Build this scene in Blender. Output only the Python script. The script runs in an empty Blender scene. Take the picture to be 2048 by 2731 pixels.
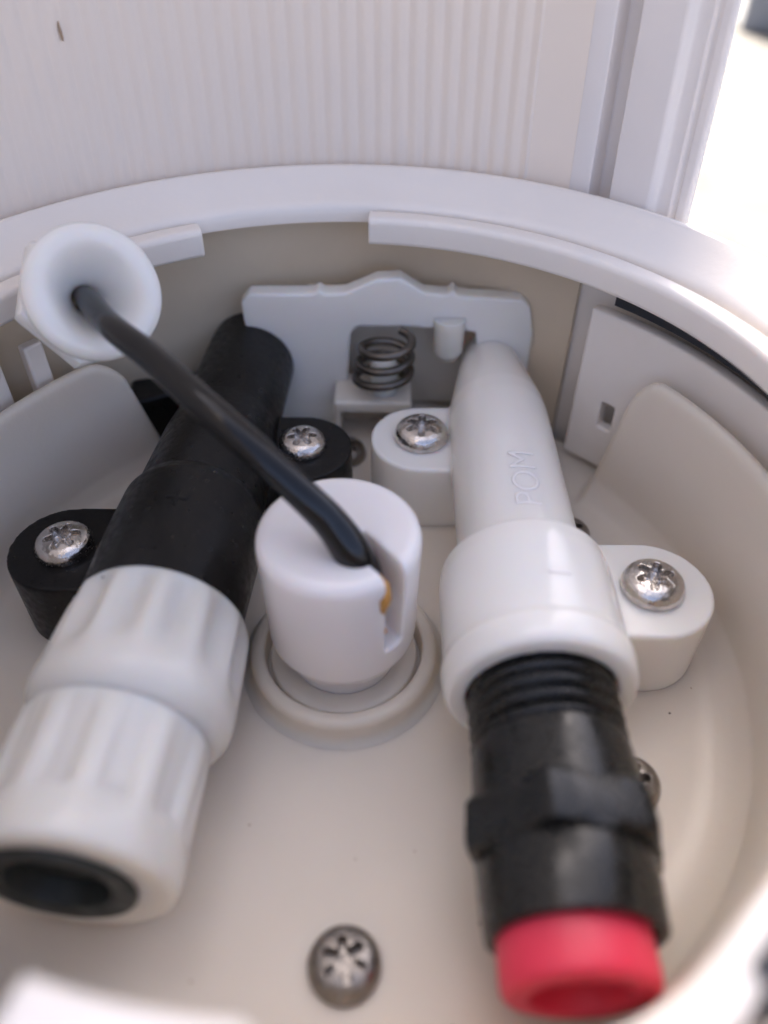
import bpy, bmesh, math, random
from mathutils import Vector, Matrix
PI = math.pi
R_ = math.radians
S = 0.01                       # everything below is written in centimetres; the scene is in metres
C = bpy.context.scene.collection
sc = bpy.context.scene
random.seed(7)

# ------------------------------------------------------------------ camera, world, sun, exposure
cam_d = bpy.data.cameras.new('camera'); cam = bpy.data.objects.new('camera', cam_d); C.objects.link(cam)
cam_d.sensor_fit = 'VERTICAL'; cam_d.sensor_height = 36; cam_d.lens = 28.0
cam_d.clip_start = 0.002; cam_d.clip_end = 400
al, ro = R_(46), R_(0.5)
fwd = Vector((0, math.sin(al), -math.cos(al))); right = Vector((1, 0, 0)); up = right.cross(fwd)
Rv = right*math.cos(ro) + up*math.sin(ro); Uv = up*math.cos(ro) - right*math.sin(ro)
m = Matrix((Rv, Uv, -fwd)).transposed().to_4x4(); m.translation = Vector((0, 0, 9.45*S)); cam.matrix_world = m
cam_d.dof.use_dof = True; cam_d.dof.focus_distance = 11.7*S; cam_d.dof.aperture_fstop = 9.0; cam_d.dof.aperture_blades = 0
sc.camera = cam
SUN_EL, SUN_AZ = R_(38), R_(-18)      # azimuth measured from +y towards +x: behind the ribbed wall, to the left
w = bpy.data.worlds.new('World'); sc.world = w; w.use_nodes = True
nt = w.node_tree; bg = nt.nodes['Background']
sky = nt.nodes.new('ShaderNodeTexSky'); sky.sky_type = 'NISHITA'; sky.sun_disc = False
sky.sun_elevation = SUN_EL; sky.sun_rotation = SUN_AZ; sky.dust_density = 7.0; sky.air_density = 0.35; sky.ozone_density = 0.0
nt.links.new(sky.outputs[0], bg.inputs[0]); bg.inputs[1].default_value = 0.15
sd = bpy.data.lights.new('sun', 'SUN'); sd.energy = 5.0; sd.angle = R_(0.5); sd.color = (1, .94, .84)
so = bpy.data.objects.new('sun', sd); C.objects.link(so)
sdir = Vector((math.sin(SUN_AZ)*math.cos(SUN_EL), math.cos(SUN_AZ)*math.cos(SUN_EL), math.sin(SUN_EL)))
so.rotation_euler = sdir.to_track_quat('Z', 'Y').to_euler(); so.location = sdir*1.5
sc.view_settings.view_transform = 'Standard'; sc.view_settings.look = 'None'; sc.view_settings.gamma = 1
sc.view_settings.exposure = 2.65
sc.cycles.max_bounces = 14; sc.cycles.diffuse_bounces = 8

# ------------------------------------------------------------------ materials
def mat(name, col, rough=.4, metal=0, sss=0, sssr=.3, bump=.0, bscale=900, coat=0, var=.0, vscale=60, scratch=0, spec=.5):
    m = bpy.data.materials.new(name); m.use_nodes = True; n = m.node_tree; b = n.nodes['Principled BSDF']
    b.inputs['Base Color'].default_value = (*col, 1); b.inputs['Roughness'].default_value = rough
    b.inputs['Metallic'].default_value = metal; b.inputs['Specular IOR Level'].default_value = spec
    tc = n.nodes.new('ShaderNodeTexCoord')
    if sss:
        b.inputs['Subsurface Weight'].default_value = sss; b.inputs['Subsurface Radius'].default_value = (1, .75, .5)
        b.inputs['Subsurface Scale'].default_value = sssr*S
    if coat: b.inputs['Coat Weight'].default_value = coat; b.inputs['Coat Roughness'].default_value = .15
    if var:
        no = n.nodes.new('ShaderNodeTexNoise'); no.inputs['Scale'].default_value = vscale; no.inputs['Detail'].default_value = 5
        n.links.new(tc.outputs['Object'], no.inputs['Vector'])
        rp = n.nodes.new('ShaderNodeMapRange'); rp.inputs[1].default_value = .3; rp.inputs[2].default_value = .7
        rp.inputs[3].default_value = 1-var; rp.inputs[4].default_value = 1+var*.4
        n.links.new(no.outputs[0], rp.inputs[0])
        mx = n.nodes.new('ShaderNodeMix'); mx.data_type = 'RGBA'; mx.blend_type = 'MULTIPLY'; mx.inputs[0].default_value = 1
        mx.inputs[6].default_value = (*col, 1)
        n.links.new(rp.outputs[0], mx.inputs[7]); n.links.new(mx.outputs[2], b.inputs['Base Color'])
        r2 = n.nodes.new('ShaderNodeMapRange'); r2.inputs[1].default_value = .3; r2.inputs[2].default_value = .7
        r2.inputs[3].default_value = rough*(1-var*1.5); r2.inputs[4].default_value = min(1, rough*(1+var*2))
        n2 = n.nodes.new('ShaderNodeTexNoise'); n2.inputs['Scale'].default_value = vscale*6; n2.inputs['Detail'].default_value = 4
        n.links.new(tc.outputs['Object'], n2.inputs['Vector']); n.links.new(n2.outputs[0], r2.inputs[0]); n.links.new(r2.outputs[0], b.inputs['Roughness'])
    if bump:
        nb = n.nodes.new('ShaderNodeTexNoise'); nb.inputs['Scale'].default_value = bscale; nb.inputs['Detail'].default_value = 3
        n.links.new(tc.outputs['Object'], nb.inputs['Vector'])
        bm_ = n.nodes.new('ShaderNodeBump'); bm_.inputs['Strength'].default_value = bump; bm_.inputs['Distance'].default_value = .0003
        n.links.new(nb.outputs[0], bm_.inputs['Height']); n.links.new(bm_.outputs[0], b.inputs['Normal'])
    return m
M = dict(
    shell=mat('white_shell_plastic', (.87, .81, .735), .32, sss=.12, sssr=.25, bump=.08, bscale=1500, var=.03),
    rim=mat('white_rim_plastic', (.87, .81, .735), .24, bump=.08, bscale=1500, var=.03),
    postf=mat('door_post_plastic', (.84, .80, .77), .22, bump=.04, var=.03),
    basin=mat('milky_basin_plastic', (.73, .66, .565), .34, sss=.5, sssr=.4, bump=.08, bscale=1200, var=.04),
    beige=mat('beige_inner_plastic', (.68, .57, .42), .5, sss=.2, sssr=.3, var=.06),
    wall=mat('ribbed_wall_plastic', (.88, .79, .695), .55, bump=.03, bscale=2500, var=.02, vscale=12),
    white=mat('glossy_white_plastic', (.85, .82, .765), .17, sss=.6, sssr=.35, bump=.03, bscale=1500, var=.02),
    milky=mat('milky_nut_plastic', (.76, .73, .665), .24, sss=.8, sssr=.5, bump=.1, bscale=1200, var=.04),
    sheer=mat('lettering_white_plastic', (.84, .81, .78), .3),
    post=mat('cable_post_plastic', (.85, .81, .785), .26, sss=.6, sssr=.35, bump=.02, bscale=3500, var=.02),
    black=mat('satin_black_plastic', (.007, .006, .0055), .36, spec=.3, bump=.12, bscale=1600, var=.2, vscale=150),
    blackg=mat('glossy_black_plastic', (.010, .010, .009), .27, spec=.45, bump=.10, bscale=300, var=.25, vscale=120),
    cable=mat('cable_rubber', (.004, .004, .0045), .12, spec=.45, bump=.05, bscale=500, var=.2, vscale=100),
    rubber=mat('dark_green_rubber', (.020, .026, .025), .5, var=.2),
    red=mat('red_plastic', (.78, .045, .10), .45, sss=.5, sssr=.3, bump=.15, bscale=900, var=.10, vscale=130),
    steel=mat('stainless_steel', (.68, .64, .60), .2, metal=1, bump=.3, bscale=1400, var=.25, vscale=500),
    dsteel=mat('dull_steel', (.33, .30, .27), .35, metal=1, bump=.3, bscale=900, var=.3, vscale=300),
    spring=mat('dark_spring_wire', (.17, .15, .13), .4, metal=1, var=.2, vscale=300),
    gasket=mat('black_gasket', (.02, .022, .028), .6),
    copper=mat('copper_strand', (.55, .27, .06), .45, bump=.4, var=.3, vscale=900),
    brown=mat('brown_dirt', (.42, .31, .22), .8),
    dirt=mat('black_dirt', (.03, .025, .02), .9),
    ground=mat('sunlit_concrete', (.060, .057, .052), .9, bump=.3, bscale=200, var=.08, vscale=8),
    grey=mat('grey_stone', (.22, .23, .24), .8, var=.2, vscale=20),
)

# ------------------------------------------------------------------ mesh helpers (centimetres)
class MB:
    def __init__(s): s.v = []; s.f = []
    def add(s, vs, fs):
        o = len(s.v); s.v += [Vector(p) for p in vs]; s.f += [tuple(i+o for i in f) for f in fs]; return s
    def xf(s, mtx): s.v = [mtx @ p for p in s.v]; return s
    def join(s, o): return s.add(o.v, o.f)

def grid(rows, closed_u=True, closed_v=False, cap0=False, cap1=False):
    """rows: list of equal-length point lists"""
    mb = MB(); n = len(rows[0]); k = len(rows); vs = [p for r in rows for p in r]; fs = []
    for i in range(k if closed_v else k-1):
        a = i*n; b = ((i+1) % k)*n
        for j in range(n if closed_u else n-1):
            j2 = (j+1) % n; fs.append((a+j, a+j2, b+j2, b+j))
    if cap0: fs.append(tuple(range(n))[::-1])
    if cap1: fs.append(tuple((k-1)*n+j for j in range(n)))
    return mb.add(vs, fs)

def ring(profile, cx, cy, a0=0, a1=360, seg=180, rmod=None):
    """closed profile polygon [(r,z)] swept round z between two azimuths (degrees from +x)"""
    full = abs(a1-a0) >= 359.9; k = max(3, int(seg*abs(a1-a0)/360)); rows = []
    for i in range(k if full else k+1):
        ad_ = a0+(a1-a0)*i/k; t = R_(ad_); q = [(rmod(ad_, r), z) if rmod else (r, z) for r, z in profile]
        rows.append([(cx+r*math.cos(t), cy+r*math.sin(t), z) for r, z in q])
    return grid(rows, True, full, not full, not full)

def turned(rows, seg=64, flute=None):
    """solid of revolution about +y; rows [(y, r, depth)]; flute(theta) in 0..1 cuts depth out"""
    pts = []
    for row in rows:
        y, r = row[0], row[1]; d = row[2] if len(row) > 2 else 0
        pts.append([(max(.0005, r-(d*flute(2*PI*j/seg) if d else 0))*math.sin(2*PI*j/seg), y,
                     max(.0005, r-(d*flute(2*PI*j/seg) if d else 0))*math.cos(2*PI*j/seg)) for j in range(seg)])
    return grid(pts, True, False, True, True)

def box(x0, x1, y0, y1, z0, z1):
    return MB().add([(x0,y0,z0),(x1,y0,z0),(x1,y1,z0),(x0,y1,z0),(x0,y0,z1),(x1,y0,z1),(x1,y1,z1),(x0,y1,z1)],
                    [(0,3,2,1),(4,5,6,7),(0,1,5,4),(1,2,6,5),(2,3,7,6),(3,0,4,7)])

def prism(poly, z0, z1):
    n = len(poly)
    return MB().add([(x,y,z0) for x,y in poly]+[(x,y,z1) for x,y in poly],
        [tuple(range(n))[::-1], tuple(range(n,2*n))]+[(i,(i+1)%n,n+(i+1)%n,n+i) for i in range(n)])

def spline(pts, n=10):
    out = []; P = [pts[0]]+list(pts)+[pts[-1]]
    for i in range(1, len(P)-2):
        for k in range(n):
            t = k/n; out.append(tuple(.5*((2*b)+(-a+c)*t+(2*a-5*b+4*c-d)*t*t+(-a+3*b-3*c+d)*t**3) for a,b,c,d in zip(P[i-1],P[i],P[i+1],P[i+2])))
    out.append(tuple(pts[-1])); return out

def tube(path, seg=20, caps=True):
    """path [(x,y,z,rx,rz)]: swept ellipse: rx across, rz the other way"""
    rows = []; N = len(path); prev = None
    for i, p in enumerate(path):
        a = Vector(path[max(0,i-1)][:3]); b = Vector(path[min(N-1,i+1)][:3]); t = (b-a).normalized()
        side = t.cross(Vector((0,0,1))) if prev is None else prev-t*prev.dot(t)
        side.normalize(); prev = side; up_ = side.cross(t)
        rx = p[3]; rz = p[4] if len(p) > 4 else rx; c = Vector(p[:3])
        rows.append([c+side*rx*math.cos(2*PI*j/seg)+up_*rz*math.sin(2*PI*j/seg) for j in range(seg)])
    return grid(rows, True, False, caps, caps)

def mesh_of(name, mb, o=(0,0,0), smooth=True, angle=40, scale=S):
    me = bpy.data.meshes.new(name); o = Vector(o)
    me.from_pydata([(p-o)*scale for p in mb.v], [], mb.f)
    b = bmesh.new(); b.from_mesh(me); bmesh.ops.remove_doubles(b, verts=b.verts, dist=1e-4*scale)
    bmesh.ops.recalc_face_normals(b, faces=b.faces)
    for f in b.faces: f.smooth = smooth
    if smooth:
        for e in b.edges:
            if len(e.link_faces) == 2 and e.calc_face_angle(0) > R_(angle): e.smooth = False
    b.to_mesh(me); b.free(); return me

def thing(name, label, cat, loc=(0,0,0), group=None):
    o = bpy.data.objects.new(name, None); C.objects.link(o); o.location = Vector(loc)*S
    o.empty_display_size = .005; o['label'] = label; o['category'] = cat
    if group: o['group'] = group
    return o

def link(name, me, material, parent=None):
    me.name = name; o = bpy.data.objects.new(name, me); C.objects.link(o)
    if material and not me.materials: me.materials.append(material)
    if parent: o.parent = parent
    return o

def part(name, mb, material, parent, bevel=0, angle=40, smooth=True, subs=0):
    o0 = (parent.location/S) if parent else Vector((0,0,0))
    pp = parent
    while pp is not None and pp.parent is not None: pp = pp.parent; o0 = o0 + pp.location/S
    o = link(name, mesh_of(name, mb, o0, smooth, angle), material, parent)
    if bevel:
        md = o.modifiers.new('bevel', 'BEVEL'); md.width = bevel*S; md.segments = 3; md.limit_method = 'ANGLE'; md.angle_limit = R_(30)
        md.harden_normals = False
        for p in o.data.polygons: p.use_smooth = True
    return o

def tag(o, label, cat, group=None):
    o['label'] = label; o['category'] = cat
    if group: o['group'] = group
    return o

def csg(base, cuts=(), voxel=.02, smooth=4, sfac=.5, o=(0,0,0)):
    """union of the closed shells in base, minus cuts, voxel-remeshed and softened: moulded plastic with small fillets"""
    tmp = []
    def t(mb):
        ob = bpy.data.objects.new('tmp', mesh_of('tmp', mb, o, scale=1.0)); C.objects.link(ob); tmp.append(ob); return ob
    a = t(base)
    r0 = a.modifiers.new('r0', 'REMESH'); r0.mode = 'VOXEL'; r0.voxel_size = voxel
    if cuts:
        s0 = a.modifiers.new('s0', 'SMOOTH'); s0.factor = .5; s0.iterations = 6
    for cmb in cuts:
        cobj = t(cmb); bo = a.modifiers.new('b', 'BOOLEAN'); bo.object = cobj; bo.operation = 'DIFFERENCE'; bo.solver = 'EXACT'
    if cuts:
        r1 = a.modifiers.new('r1', 'REMESH'); r1.mode = 'VOXEL'; r1.voxel_size = voxel
    if smooth:
        sm = a.modifiers.new('s', 'SMOOTH'); sm.factor = sfac; sm.iterations = smooth
    dg = bpy.context.evaluated_depsgraph_get(); dg.update()
    me = bpy.data.meshes.new_from_object(a.evaluated_get(dg))
    for ob in tmp:
        d = ob.data; bpy.data.objects.remove(ob); bpy.data.meshes.remove(d)
    me.transform(Matrix.Scale(S, 4))
    for p in me.polygons: p.use_smooth = True
    return me

CX, CY = -.58, 6.70            # the centre of the round housing

# ------------------------------------------------------------------ setting: the ground outside
g = MB().add([(-3000,-3000,-4),(3000,-3000,-4),(3000,3000,-4),(-3000,3000,-4)], [(0,1,2,3)])
go = link('ground', mesh_of('ground', g), M['ground']); go['kind'] = 'structure'

# ------------------------------------------------------------------ the round housing
hs = thing('housing', 'round white plastic housing with an open basin, notched rim and upright ribbed back wall', 'housing', (CX, CY, -4))
def arc(cr, cz, r, a0, a1, n=6): return [(cr+r*math.cos(R_(a0+(a1-a0)*i/n)), cz+r*math.sin(R_(a0+(a1-a0)*i/n))) for i in range(n+1)]
# rim and outer shell (the ring bows out a little at the front right)
def bow(a, r):
    a = (a+180) % 360-180
    return r + (.28*math.exp(-((a+69)/10)**2) if r < 6.3 else 0)
prof = [(6.72,-3.98),(6.72,3.70),(6.4,3.78),(5.99,3.80),(5.97,4.02)] + [(6.03,4.09),(6.12,4.13),(6.5,4.34)] \
     + arc(6.68,4.33,.13,120,10,6) + [(6.83,4.15),(6.86,3.9),(6.98,3.85),(7.02,-3.98)]
part('outer_shell', ring(prof, CX, CY, seg=256, rmod=bow), M['rim'], hs, angle=50)
# lip segments (bayonet ring)
def lip(a0, a1, zb=3.62):
    p = [(5.99,zb),(5.60,zb)] + arc(5.60,zb+.07,.07,270,180,3)[1:] + [(5.52,3.96)] + arc(5.61,3.98,.09,180,90,4) + arc(5.78,4.0,.07,90,0,3) + [(5.86,3.92),(5.87,zb+.1),(5.99,zb+.1)]
    def rm(a, r):
        q = bow(a, r)
        if r < 5.7 and a < -91: q -= .12*min(1, (-91-a)/1.5)
        return q
    return ring(p, CX, CY, a0, a1, 300, rm)
part('rim_lip', lip(-107, 87), M['shell'], hs, bevel=.03, angle=50)
part('rim_lip', lip(114, 222), M['shell'], hs, bevel=.03, angle=50)
# seal in the groove, shows dark where the groove opens
gk = MB()
gk.join(ring([(6.05,3.2),(6.05,3.45),(6.55,3.45),(6.55,3.2)], CX, CY, -60, 47, 200))
part('gasket', gk, M['gasket'], hs)
# basin floor
fl = ring([(.002,-.35),(6.45,-.35),(6.45,-.03),(6.38,0),(5.6,0),(4,0),(2,0),(.002,0)], CX, CY, seg=200)
# basin wall, with the wide notch at the back
def wall_h(a):
    a = (a+360) % 360
    if a > 270: a -= 360
    if a < 84: top = 2.62-.2*max(0, min(1, -a/60)); d = 42.0-a
    else: top = 2.36; d = (a-126.5)*.8
    if d < 0: return .02
    if d < 3.6: return .02+.80*top*d/3.6
    if d < 9: t = (d-3.6)/5.4; return .02+top*(.80+.20*(1-(1-t)**2.4))
    return top+.02
rows = []
A = [42.5-i*.5 for i in range(int(277/.5)+1)]
for a in A:
    h = wall_h(a); k = min(1, h/2.37); t = R_(a)
    ff = min(1, h/1.0)
    p = [(5.45-.75*ff,-.004),(5.45-.62*ff,.001*ff),(5.45-.48*ff,.012*ff),(5.45-.33*ff,.045*ff),(5.45-.19*ff,.115*ff),(5.45-.08*ff,.23*ff),(5.46,.40*ff)]
    p += [(5.50,.35*(1-k)*0+h*.45),(5.56,h*.75),(5.59,h-.12*k),(5.62,h-.04*k),(5.69,h),(5.76,h-.04*k),(5.79,h-.12*k),(5.79,-.03)]
    rows.append([(CX+r*math.cos(t), CY+r*math.sin(t), z) for r, z in p])
bw = grid(rows, True, False, True, True)
link('basin', csg(MB().join(fl).join(bw), [], .045, 10, .5, (CX, CY, -4)), M['basin'], hs)
# beige liner of the cavity behind the basin
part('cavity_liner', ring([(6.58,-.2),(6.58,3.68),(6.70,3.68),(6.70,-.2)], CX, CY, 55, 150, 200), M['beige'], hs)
# guide plates: thin curved walls standing behind the basin wall
def plate(a0, a1, z0, z1, cuts):
    b = ring([(6.05,z0),(6.05,z1),(6.28,z1),(6.28,z0)], CX, CY, a0, a1, 720)
    return csg(b, cuts, .025, 2, .5, (CX, CY, -4))
def slotbox(a, z0, z1, wid):
    t = R_(a); b = box(-.5,.5,-wid/2,wid/2,z0,z1)
    return b.xf(Matrix.Translation((CX+6.15*math.cos(t), CY+6.15*math.sin(t), 0)) @ Matrix.Rotation(t, 4, 'Z'))
link('guide_plate', plate(-70, 50.5, .12, 3.02, [slotbox(44.2, .95, 1.45, .26)]), M['shell'], hs)
part('guide_rib', ring([(5.95,.1),(5.95,2.9),(6.15,2.9),(6.15,.1)], CX, CY, 141, 144, 720), M['shell'], hs, bevel=.04)
part('guide_rib', ring([(6.05,.1),(6.05,3.2),(6.3,3.2),(6.3,.1)], CX, CY, 147.5, 190, 360), M['shell'], hs, bevel=.04)
# pocket box at the back
pk = csg(box(-.93,.48,11.65,12.6,-.1,.92), [box(-.80,.07,11.5,12.38,-.2,.70)], .03, 2, .5, (CX,CY,-4))
link('pocket', pk, M['basin'], hs)
# seal ring cup in the floor centre
cup = ring([(1.08,-.05),(1.10,.26)]+arc(1.15,.30,.05,180,90,4)+arc(1.20,.23,.12,90,0,5)+[(1.33,.12),(1.37,.04),(1.45,.0),(1.45,-.05)], -.55, 6.76, seg=96)
part('collar_ring', cup, M['basin'], hs, angle=60)
part('cup_floor', ring([(.002,-.02),(.002,.12),(.70,.17),(.76,.20),(1.0,.20),(1.03,.17),(1.04,-.02)], -.55, 6.76, seg=80), M['basin'], hs, angle=60)

# ledge added under the upright wall to block light from below
part('light_block_ledge', ring([(7.0,3.5),(7.0,4.06),(7.9,4.06),(7.9,3.5)], CX, CY, 47.5, 233, 200), M['wall'], hs)
# upright ribbed wall and its door post
def shrink(z): return 1-(z-4.2)*.010
ZT = 21  # unseen top of the wall, raised to block the sun and its sky glow
rows = []; N = 150
pitch = 2.2
zs = [3.9, 4.3, 4.8, 5.5, 6.5, 8, 11, 15, ZT]
a0w, a1w = 60.0, 232.0
ang = [a0w+pitch/14*i for i in range(int((a1w-a0w)/pitch*14)+1)]
for z in zs:
    inn = []
    for a in ang:
        ph = (a/pitch) % 1; rib = .034*(.5+.5*math.cos(2*PI*ph))**.7
        if a < 66: rib = 0
        r = (6.98-rib)*shrink(z); t = R_(a); inn.append((CX+r*math.cos(t), CY+r*math.sin(t), z))
    out = []
    for a in ang[::-1][::30]:
        t = R_(a); r = 7.55*shrink(z); out.append((CX+r*math.cos(t), CY+r*math.sin(t), z))
    rows.append(inn+out)
wl = grid(rows, True, False, True, True)
part('ribbed_wall', wl, M['wall'], hs, angle=75)
# post: footprint in polar coordinates about the housing centre, flush strip by strip
fp = [(60.2,7.0),(58.6,6.98),(57.4,7.0),(57.2,7.45),(54.7,7.5),(54.5,6.97),(49.6,6.93)]
fp += [(49.2,6.93),(48.7,6.97),(48.3,7.05)] + [(47.3,7.07),(46.6,7.05),(46.4,7.1),(45.9,7.1),(45.7,7.05),(44.6,7.05),(44.3,7.08),(44.1,7.12),(47.5,7.7),(52,8.2),(60.2,8.2)]
rows = []
for z in zs:
    rows.append([(CX+r*shrink(z)*math.cos(R_(a)), CY+r*shrink(z)*math.sin(R_(a)), z) for a, r in fp])
part('door_post', grid(rows, True, False, True, True), M['postf'], hs, bevel=.025, angle=30)
# dark piece filling the groove at the front right
def polar(a, r, z): return (CX+r*math.cos(R_(a)), CY+r*math.sin(R_(a)), z)
part('dark_insert', ring([(5.70,3.7),(5.70,4.09),(5.96,4.11),(5.96,3.7)], CX, CY, -61, -50, 720, bow), M['gasket'], hs)

# ------------------------------------------------------------------ screws
def screw_mesh():
    r = .425; dome = [(0,.262),(.10,.26),(.2,.252),(.28,.236),(.34,.21),(.385,.17),(.412,.12),(.424,.07),(.425,.03),(.418,0.0),(.38,-.01)]
    pts = [[(max(.0005,q)*math.cos(2*PI*j/72), max(.0005,q)*math.sin(2*PI*j/72), z) for j in range(72)] for q, z in dome]
    head = grid(pts, True, False, True, True)
    n = 72; star = []
    for j in range(n):
        th = 2*PI*j/n; c = math.cos(6*th); rr = .212+.066*math.tanh(1.8*(c+.1))/math.tanh(1.8); star.append((rr*math.cos(th), rr*math.sin(th)))
    low = [(x*.88, y*.88) for x, y in star]
    st = MB().add([(x,y,.05) for x,y in low]+[(x,y,.42) for x,y in star],
        [tuple(range(n))[::-1], tuple(range(n,2*n))]+[(i,(i+1)%n,n+(i+1)%n,n+i) for i in range(n)])
    me = csg(head, [st], .009, 2, .45)
    return me
SM = screw_mesh()
def screw_proto():
    r = thing('torx_screw', 'x', 'screw')
    link('screw_head', SM, M['steel'], r)
    sh = part('shaft', ring([(.002,-.9),(.002,.02),(.16,.02),(.16,-.9)], 0, 0, seg=20), M['steel'], r)
    return r
sp = screw_proto()
fl_mesh = SM.copy(); fl_mesh.materials.clear(); fl_mesh.materials.append(M['dsteel'])
screws = [  # x, y, z, turn, scale, label, floor?
    (.60,10.27,1.25, 27, 1.04, 'bright steel star-socket screw in the white ear left of the white nozzle', 0),
    (3.63,7.06,1.25, 12, 1.00, 'steel star-socket screw in the lower right ear of the white sleeve', 0),
    (-4.49,7.72,1.25, 20, .96, 'shiny steel star-socket screw in the lower left ear of the black tube holder', 0),
    (-1.33,10.0,1.25, 8, .92, 'steel star-socket screw in the black ear, half hidden under the black cable', 0),
    (-.38,2.76,0.0, 40, .94, 'dull steel star-socket screw alone on the open basin floor at the front', 1),
    (3.12,4.85,0.0, 0, .90, 'dull screw on the basin floor partly hidden behind the black threaded adapter', 1),
    (3.05,9.25,0.0, 15, .85, 'dark screw on the basin floor peeking out right of the white nozzle', 1),
    (-.72,11.30,0.0, 33, .90, 'blurred dull screw on the basin floor between the black ear and the white ear', 1),
]
for i, (x, y, z, t, s, lab, isf) in enumerate(screws):
    if i == 0: r = sp
    else:
        r = sp.copy(); C.objects.link(r)
        for ch in sp.children:
            c = ch.copy(); C.objects.link(c); c.parent = r
            if isf and c.name.startswith('screw_head'): c.data = fl_mesh
    r.location = (x*S, y*S, z*S-.00002); r.rotation_euler = (0, 0, R_(t)); r.scale = (s, s, s)
    r['label'] = lab; r['group'] = 'star-socket pan head screws'

# ------------------------------------------------------------------ white sleeve with nozzle
WX = 1.90; WZ = 1.25
def ear(x, y, x2, z1=1.25, r=.83, z0=-.02):
    """flat ear: round end at (x,y), running to x2"""
    s = 1 if x2 > x else -1
    poly = [(x-s*r*math.cos(R_(a)), y+r*math.sin(R_(a))) for a in range(-90, 91, 2)]
    poly += [(x2, y+r), (x2, y-r)]
    return prism(poly, z0, z1)
def cyl_rows(rows, dx, dz, sub=1): return turned(rows, 96).xf(Matrix.Translation((dx, 0, dz)))
ws = thing('white_sleeve', 'white glossy plastic sleeve with long tapered nozzle and two screwed ears', 'pipe fitting', (WX, 8.5, 0))
body = turned([(5.32,1.03),(5.32,1.11),(5.40,1.165),(5.60,1.19),(5.72,1.19),(5.79,1.14),(5.9,1.15),(7.0,1.15),(7.25,1.12),(7.36,1.0),(7.4,.8)], 220).xf(Matrix.Translation((WX,0,WZ)))
nz = turned([(7.2,.86),(9,.845),(10.6,.83),(10.95,.80),(11.6,.68),(12.4,.52),(13.0,.38),(13.32,.28),(13.44,.18),(13.48,.05)], 220).xf(Matrix.Translation((WX,0,WZ)))
foot = box(WX-.75, WX+.75, 5.5, 7.3, -.02, 1.0)
foot2 = box(WX-.6, WX+.6, 7.2, 11.2, -.02, .9)
bore = turned([(4.9,.90),(6.9,.90)], 64).xf(Matrix.Translation((WX,0,WZ)))
wsm = csg(MB().join(body).join(nz).join(foot).join(foot2).join(ear(.60,10.27,WX)).join(ear(3.63,7.06,WX)), [bore], .026, 8, .5, (WX, 8.5, 0))
link('sleeve_body', wsm, M['white'], ws)
def lettering(txt, size, depth, fn, parent, material, name='lettering', sub=.012):
    cu = bpy.data.curves.new('t', 'FONT'); cu.body = txt; cu.size = size; cu.extrude = depth; cu.align_x = 'CENTER'; cu.align_y = 'CENTER'
    o = bpy.data.objects.new('t', cu); C.objects.link(o)
    dg = bpy.context.evaluated_depsgraph_get(); dg.update()
    me = bpy.data.meshes.new_from_object(o.evaluated_get(dg)); bpy.data.objects.remove(o)
    o2 = bpy.data.objects.new('t2', me); C.objects.link(o2)
    rm = o2.modifiers.new('r', 'REMESH'); rm.mode = 'VOXEL'; rm.voxel_size = sub
    dg = bpy.context.evaluated_depsgraph_get(); dg.update()
    me2 = bpy.data.meshes.new_from_object(o2.evaluated_get(dg)); bpy.data.objects.remove(o2)
    base = parent.location/S
    for v in me2.vertices: v.co = (Vector(fn(v.co.x, v.co.y, v.co.z)) - base)*S
    for p in me2.polygons: p.use_smooth = True
    return link(name, me2, material, parent)
def on_white(R, yc, off):      # text x runs away from the camera along the tube, text y runs left round the tube
    def fn(u, v, w_):
        th = off - v/R; r = R + w_
        return (WX + r*math.sin(th), yc+u, WZ + r*math.cos(th))
    return fn
lettering('POM', .56, .009, on_white(.8515, 8.35, .10), ws, M['sheer'])
part('minus_mark', box(-.14,.14,6.30,6.35,1.13,1.157).xf(Matrix.Translation((WX,0,WZ)) @ Matrix.Rotation(.17, 4, 'Y')), M['sheer'], ws, bevel=.01)

# threaded black adapter
ad = thing('threaded_adapter', 'black plastic adapter with threaded end and hexagonal collar screwed into the white sleeve', 'pipe fitting', (WX, 4, 0))
rows = []; seg = 96; pit = .19
for i in range(0, 100):
    y = 5.9-i*.0134; row = []
    for j in range(seg):
        th = 2*PI*j/seg; ph = (y/pit) % 1; rr = .895 - .105*(abs(2*ph-1))**1.6
        row.append((rr*math.sin(th), y, rr*math.cos(th)))
    rows.append(row)
part('thread', grid(rows, True, False, True, True).xf(Matrix.Translation((WX,0,WZ))), M['blackg'], ad, angle=70)
bd = [(4.62,.80),(4.58,.88),(4.45,.90),(3.9,.925),(3.6,.93)]
part('adapter_body', turned(bd, 96).xf(Matrix.Translation((WX,0,WZ))), M['blackg'], ad)
def hexr(th): c = (th+R_(16)) % (PI/3) - PI/6; return math.cos(PI/6)/math.cos(c)
rows = []
for y, r, mixv in [(3.95,.92,0),(3.93,.98,.9),(3.86,1.03,1),(3.46,1.06,1),(3.38,1.04,1),(3.35,.94,0)]:
    rows.append([( (r*(1-mixv)+r*1.04*hexr(2*PI*j/120)*mixv)*math.sin(2*PI*j/120), y, (r*(1-mixv)+r*1.04*hexr(2*PI*j/120)*mixv)*math.cos(2*PI*j/120)) for j in range(120)])
part('hex_collar', grid(rows, True, False, True, True).xf(Matrix.Translation((WX,0,WZ))), M['blackg'], ad, angle=25)
part('socket_end', turned([(3.45,.90),(3.42,.915),(3.0,.905),(2.70,.885),(2.64,.875),(2.62,.84),(2.63,.765),(2.9,.75)], 96).xf(Matrix.Translation((WX-.03,0,WZ))), M['blackg'], ad)
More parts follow.
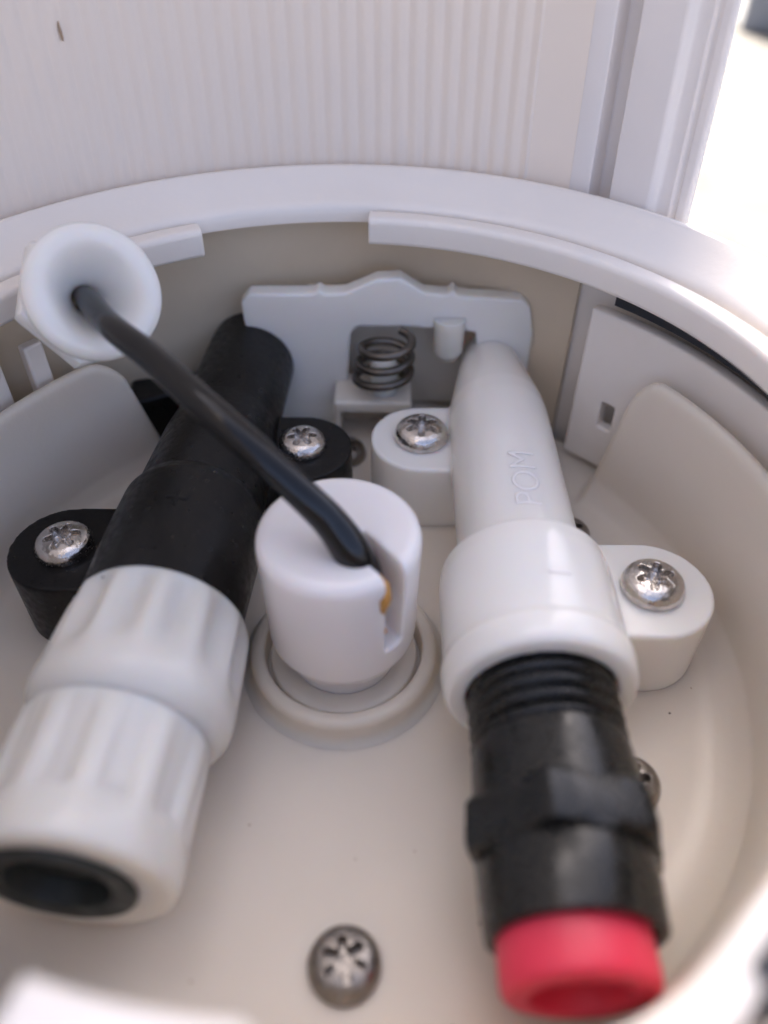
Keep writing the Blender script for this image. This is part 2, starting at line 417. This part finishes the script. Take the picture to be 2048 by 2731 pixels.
# red plug
rp = csg(turned([(3.2,.735),(2.26,.75),(2.17,.735),(2.14,.68)], 96).xf(Matrix.Translation((WX-.06,0,WZ))),
         [turned([(1.8,.52),(2.18,.48),(2.6,.40)], 64).xf(Matrix.Translation((WX-.06,0,WZ)))], .025, 3, .5)
tag(link('plug', rp, M['red']), 'bright red round plug closing the front end of the black adapter', 'plug')

# ------------------------------------------------------------------ black tube holder (left)
BP0 = Vector((-3.13, 3.3, 1.25)); BP1 = Vector((-2.43, 13.0, 1.25))
bax = (BP1-BP0).normalized(); phi = math.atan2(-bax.x, bax.y)
BM = Matrix.Translation(BP0) @ Matrix.Rotation(phi, 4, 'Z')
def bt(rows, seg=96, fl=None): return turned(rows, seg, fl).xf(BM)
bh = thing('black_tube_holder', 'matt black plastic tube holder with two screwed ears, end tube rising under the cable', 'pipe fitting', (-3, 8, 0))
col = bt([(3.0,1.0),(3.0,1.06),(4.3,1.07),(5.0,1.05),(5.18,.98),(5.22,.9)], 220)
tb = bt([(5.0,.96),(6.6,.90),(7.2,.83),(9.50,.79),(9.58,.785),(9.60,.70)], 220)
e1 = ear(-4.49,7.72,-3.0,1.25,.80); e2 = ear(-1.33,10.0,-2.7,1.25,.80)
ft = box(-.7,.7,3.4,7.2,-1.27,-.3).xf(BM)
link('holder_body', csg(MB().join(col).join(tb).join(e1).join(e2).join(ft), [], .026, 8, .5, (-3,8,0)), M['black'], bh)
def on_black(R, yc, off):
    def fn(u, v, w_):
        th = off - v/R; r = R + w_
        return BM @ Vector((r*math.sin(th), yc+u, r*math.cos(th)))
    return fn
lettering('POM', .5, .012, on_black(.905, 6.15, .1), bh, M['black'])
lettering('+', .62, .014, on_black(1.068, 4.35, .12), bh, M['black'], 'plus_mark')
# dark block beside it at the back
dk = prism([(-4.45,11.25),(-3.15,11.9),(-3.2,12.35),(-4.6,12.0)], 0.0, 1.15)
tag(part('spacer_block', dk, M['black'], None, bevel=.08), 'dark brown-black block in shade behind the basin wall notch', 'block')

# milky compression union on the near end
un = thing('hose_union', 'milky white ribbed compression union with two nuts and a dark open end', 'pipe union', (-3.1, 5, 0))
def flA(th): return (.5+.5*math.cos(13*th))**.9
def flB(th): return min(1, 1.5*(.5+.5*math.cos(11*th+.6)))**1.3
UM = Matrix.Translation(-bax*.27)
def ut(*a): return bt(*a).xf(UM)
nutA = ut([(3.42,1.0),(3.43,1.10),(3.38,1.17),(3.31,1.21,.04),(3.2,1.23,.13),(2.9,1.25,.15),(2.55,1.265,.12),(2.35,1.275,.05),(2.22,1.28,.01),(2.05,1.28),(1.93,1.26),(1.78,1.15),(1.70,1.06),(1.68,.9)], 234, flA)
nutA.xf(Matrix.Translation(-BP0)).xf(Matrix.Diagonal((.945,1,.945,1))).xf(Matrix.Translation(BP0+Vector((.06,0,-.02))))
part('ribbed_nut', nutA, M['milky'], un, angle=60)
nutB = ut([(1.75,.9),(1.74,1.0),(1.70,1.06),(1.62,1.09,.03),(1.4,1.10,.06),(1.0,1.105,.085),(.72,1.11,.10),(.64,1.11,.06),(.57,1.115,0),(.3,1.12),(.18,1.12),(.11,1.10),(.08,1.05),(.08,.98),(.10,.71),(.65,.70),(.66,.3)], 198, flB)
part('end_nut', nutB, M['milky'], un, angle=50)
sl = turned([(.02,.86),(-.05,.87),(-.08,.84),(-.08,.66),(-.04,.60),(-.03,.585),(.0,.55)], 96)
sl = grid([[(r*math.sin(2*PI*j/96), y, r*math.cos(2*PI*j/96)) for j in range(96)] for y, r in [(.13,.80),(.06,.81),(.035,.79),(.035,.64),(.07,.55),(.30,.50),(.30,.002),(.34,.002),(.34,.54)]], True, True).xf(Matrix.Translation((-.08,0,0))).xf(BM).xf(UM)
part('rubber_seal', sl, M['rubber'], un, angle=50)

# ------------------------------------------------------------------ central cable post with slot
PX, PY = -.55, 6.78
pt = thing('cable_post', 'upright white round post with a slot in its top where the cable enters', 'post', (PX, PY, 0))
prof = [(.002,.15),(.74,.15),(.76,.50),(.84,.58),(.95,.72),(.99,.80)]
prof += [(1.0,1.6),(1.02,2.38)] + arc(.86,2.46,.16,0,90,5) + [(.6,2.60),(.3,2.56),(.002,2.54)]
pb = ring(prof, PX, PY, seg=220)
# slot: from the middle towards the front right
sa = R_(-52)
sx = Matrix.Translation((PX+.22, PY-.10, 0)) @ Matrix.Rotation(sa, 4, 'Z')
slot = box(-.05, 1.5, -.15, .15, 1.22, 3.2).xf(sx)
hole = ring([(.002,1.2),(.18,1.2),(.21,3.2),(.002,3.2)], PX+.28, PY-.24, seg=32)
endc = ring([(.002,.9),(.19,.9),(.19,3.0),(.002,3.0)], PX+.75, PY-.52, seg=32)
fun = ring([(.002,2.2),(.26,2.2),(.55,2.9),(.002,2.9)], PX+.18, PY-.05, seg=32)
link('post_body', csg(pb, [slot, hole], .022, 14, .5, (PX, PY, 0)), M['post'], pt)
cp = tube([(-.10,6.16,2.47,.06),(-.02,6.05,2.40,.10),(.01,5.97,2.27,.095),(-.01,5.96,2.10,.05),(0,5.97,1.98,.02)], 10)
tag(part('copper_strand', cp, M['copper'], None), 'frayed orange copper strands at the cut cable end inside the post slot', 'wire')

# ------------------------------------------------------------------ cable
kp = [(-4.4, 10.12, 3.66, 0.165), (-4.06, 9.73, 4.02, 0.166), (-3.43, 8.69, 4.25, 0.172), (-2.75, 8.01, 4.2, 0.181), (-2.07, 7.38, 4.0, 0.186), (-1.42, 6.94, 3.65, 0.188), (-0.95, 6.67, 3.3, 0.192), (-0.61, 6.54, 2.95, 0.209), (-0.36, 6.39, 2.6, 0.231), (-0.18, 6.26, 2.3, 0.187), (-0.09, 6.22, 2.05, 0.096)]
kb = tube([tuple(p) for p in spline(kp, 8)], 28)
tag(part('cable', kb, M['cable'], None, angle=80), 'thick glossy black cable arching from the white bushing down into the slotted post', 'cable')

# ------------------------------------------------------------------ cable bushing
G = Vector((-3.80, 9.42, 4.28)); gax = Vector((.58, -.68, .60)).normalized()
q = gax.to_track_quat('Y', 'Z').to_matrix().to_4x4(); GM = Matrix.Translation(G) @ q
bs = thing('cable_bushing', 'white flared plastic bushing round the far end of the black cable, resting on the rim', 'bushing', tuple(G))
fun_rows = [(-.62,.172),(-.52,.175),(-.42,.205),(-.32,.275),(-.2,.35),(-.06,.44),(.06,.535),(.12,.60)]
outr = [(.12,.60),(.15,.66),(.155,.74),(.12,.84),(.03,.885),(-.08,.88),(-.16,.84),(-.2,.76),(-.62,.62)]
pts = [[(r*math.sin(2*PI*j/96), y, r*math.cos(2*PI*j/96)) for j in range(96)] for y, r in fun_rows+outr[1:]]
part('flange', grid(pts, True, True).xf(GM), M['white'], bs, angle=70)
hx = []
for y, r in [(-.16,.80),(-.2,.92),(-.26,.95),(-.55,.95),(-.6,.9),(-.61,.18),(-.17,.42)]:
    hx.append([((r*hexr(2*PI*j/96+.3) if r > .5 else r)*math.sin(2*PI*j/96), y, (r*hexr(2*PI*j/96+.3) if r > .5 else r)*math.cos(2*PI*j/96)) for j in range(96)])
part('hex_nut', grid(hx, True, True).xf(GM), M['white'], bs, angle=30)

# ------------------------------------------------------------------ bracket, spring at the back
br = thing('clip_bracket', 'milky white plastic bracket with a pointed top edge behind the spring', 'bracket', (0, 12.6, 0))
outl = [(-2.4,0),(-2.5,2.5),(-2.35,2.66),(-1.25,2.68),(-1.15,2.76),(-1.05,2.68),(-.7,2.70),(-.15,2.96),(.25,2.98),(.65,2.72),(1.05,2.68),(1.15,2.78),(1.25,2.66),(2.35,2.60),(2.5,2.45),(2.62,1.9),(2.6,.0),(1.75,.0),(1.6,1.95),(.5,2.04),(-.5,2.04),(-.62,1.9),(-.75,0)]
def vprism(poly, y0, y1):
    n = len(poly)
    return MB().add([(x,y0,z) for x,z in poly]+[(x,y1,z) for x,z in poly],
        [tuple(range(n)), tuple(range(n,2*n))[::-1]]+[(i,n+i,n+(i+1)%n,(i+1)%n) for i in range(n)])
link('bracket_plate', csg(vprism(outl, 12.35, 12.7), [], .035, 6, .5, (0,12.6,0)), M['white'], br)
part('stub', ring([(.002,1.42),(.18,1.46),(.27,1.62),(.27,2.25),(.002,2.25)], 1.12, 12.33, seg=32), M['milky'], br, angle=60)
part('recess_wall', box(-1.4,1.9,12.95,13.05,-.0,2.5), M['basin'], br, bevel=.03)
sg = thing('spring', 'small dark steel wire spring standing over the pocket under the bracket', 'spring', (0,12,.9))
cpts = []
for i in range(90):
    t = i/89; a = t*2*PI*3.1+.4; r = .50-.08*t
    cpts.append((-.06+.0+r*math.cos(a)+.1*t, 12.0+.42*math.sin(a)*r/.5-.05*t, 1.1+.95*t, .075))
part('coil', tube(cpts, 10), M['spring'], sg)
part('pin', ring([(.002,.9),(.24,.9),(.26,1.4),(.2,1.6),(.1,1.66),(.002,1.68)], -.02, 12.05, seg=32), M['milky'], sg, angle=60)

# ------------------------------------------------------------------ specks of dirt
def speck(pos, sx, sy, sz, rz, material, lab, cat='speck', group=None):
    pts = []; 
    b = bmesh.new(); bmesh.ops.create_icosphere(b, subdivisions=2, radius=1)
    for v in b.verts:
        k = 1+random.uniform(-.25,.25); v.co = Vector((v.co.x*sx*k, v.co.y*sy*k, v.co.z*sz*k))*S
    me = bpy.data.meshes.new('speck'); b.to_mesh(me); b.free()
    o = link('speck', me, material); o.location = Vector(pos)*S; o.rotation_euler = rz; tag(o, lab, cat, group); return o
a = R_(124.8); z = 6.62; r = 6.93*shrink(z)
speck((CX+r*math.cos(a), CY+r*math.sin(a), z), .02, .035, .13, (0,0,a+PI/2), M['brown'], 'small brown streak of dirt stuck on the ribbed wall, upper left', 'dirt')
speck((-.0,6.02,1.62), .05,.05,.06, (0,0,0), M['copper'], 'small amber-brown stain low in the slot of the white post', 'stain')
speck((.07,6.02-.0,.15), .03,.04,.015, (0,0,.6), M['dirt'], 'tiny black speck lying in the ring cup in front of the post', 'dirt')
speck((4.45,6.95,.01), .035,.03,.01, (0,0,.2), M['brown'], 'faint brown speck on the basin floor right of the lower right ear', 'dirt')

random.seed(11)
DUST = [(1.1,3.2),(-1.6,4.3),(.4,4.0),(3.9,5.9),(4.3,6.3),(-.9,8.9),(.35,8.6),(2.9,8.4),(-.3,3.9),(.75,2.2),(-2.0,2.6),(3.3,3.9),(1.4,11.2),(-3.9,9.6)]
DL = ['grain of dust on the floor up and right of the front floor screw', 'grain of dust on the floor right of the ribbed nut', 'pale grain of dust on open floor below the ring cup',
 'grain of dust at the foot of the lower right ear', 'grain of dust near the right basin wall beside the ear', 'grain of dust behind the white post', 'dark grain of dust behind the white post below the white ear',
 'grain of dust between the white nozzle and the right ear', 'brown grain of dust below the ring cup, left of the others', 'dark grain of dust on the floor near the front right rim', 'grain of dust on the floor in front of the end nut',
 'grain of dust on the floor right of the hexagonal collar', 'dark grain of dust behind the upper white ear', 'grain of dust at the foot of the left basin wall']
for i, (x, y) in enumerate(DUST):
    speck((x,y,.004), random.uniform(.010,.022), random.uniform(.008,.015), .006, (0,0,random.uniform(0,3)), M['brown'] if i % 3 else M['dirt'], DL[i], 'dirt', 'dust grains on the basin floor')
# ------------------------------------------------------------------ far background
k = csg(box(-9,9,-2.5,2.5,0,5), [], .5, 3, .5)
o = link('kerb_stone', k, M['grey']); o.location = (.322, .60, -.04); o.rotation_euler = (0,0,R_(-12)); tag(o, 'blurred grey stone block far off behind the door post', 'stone')
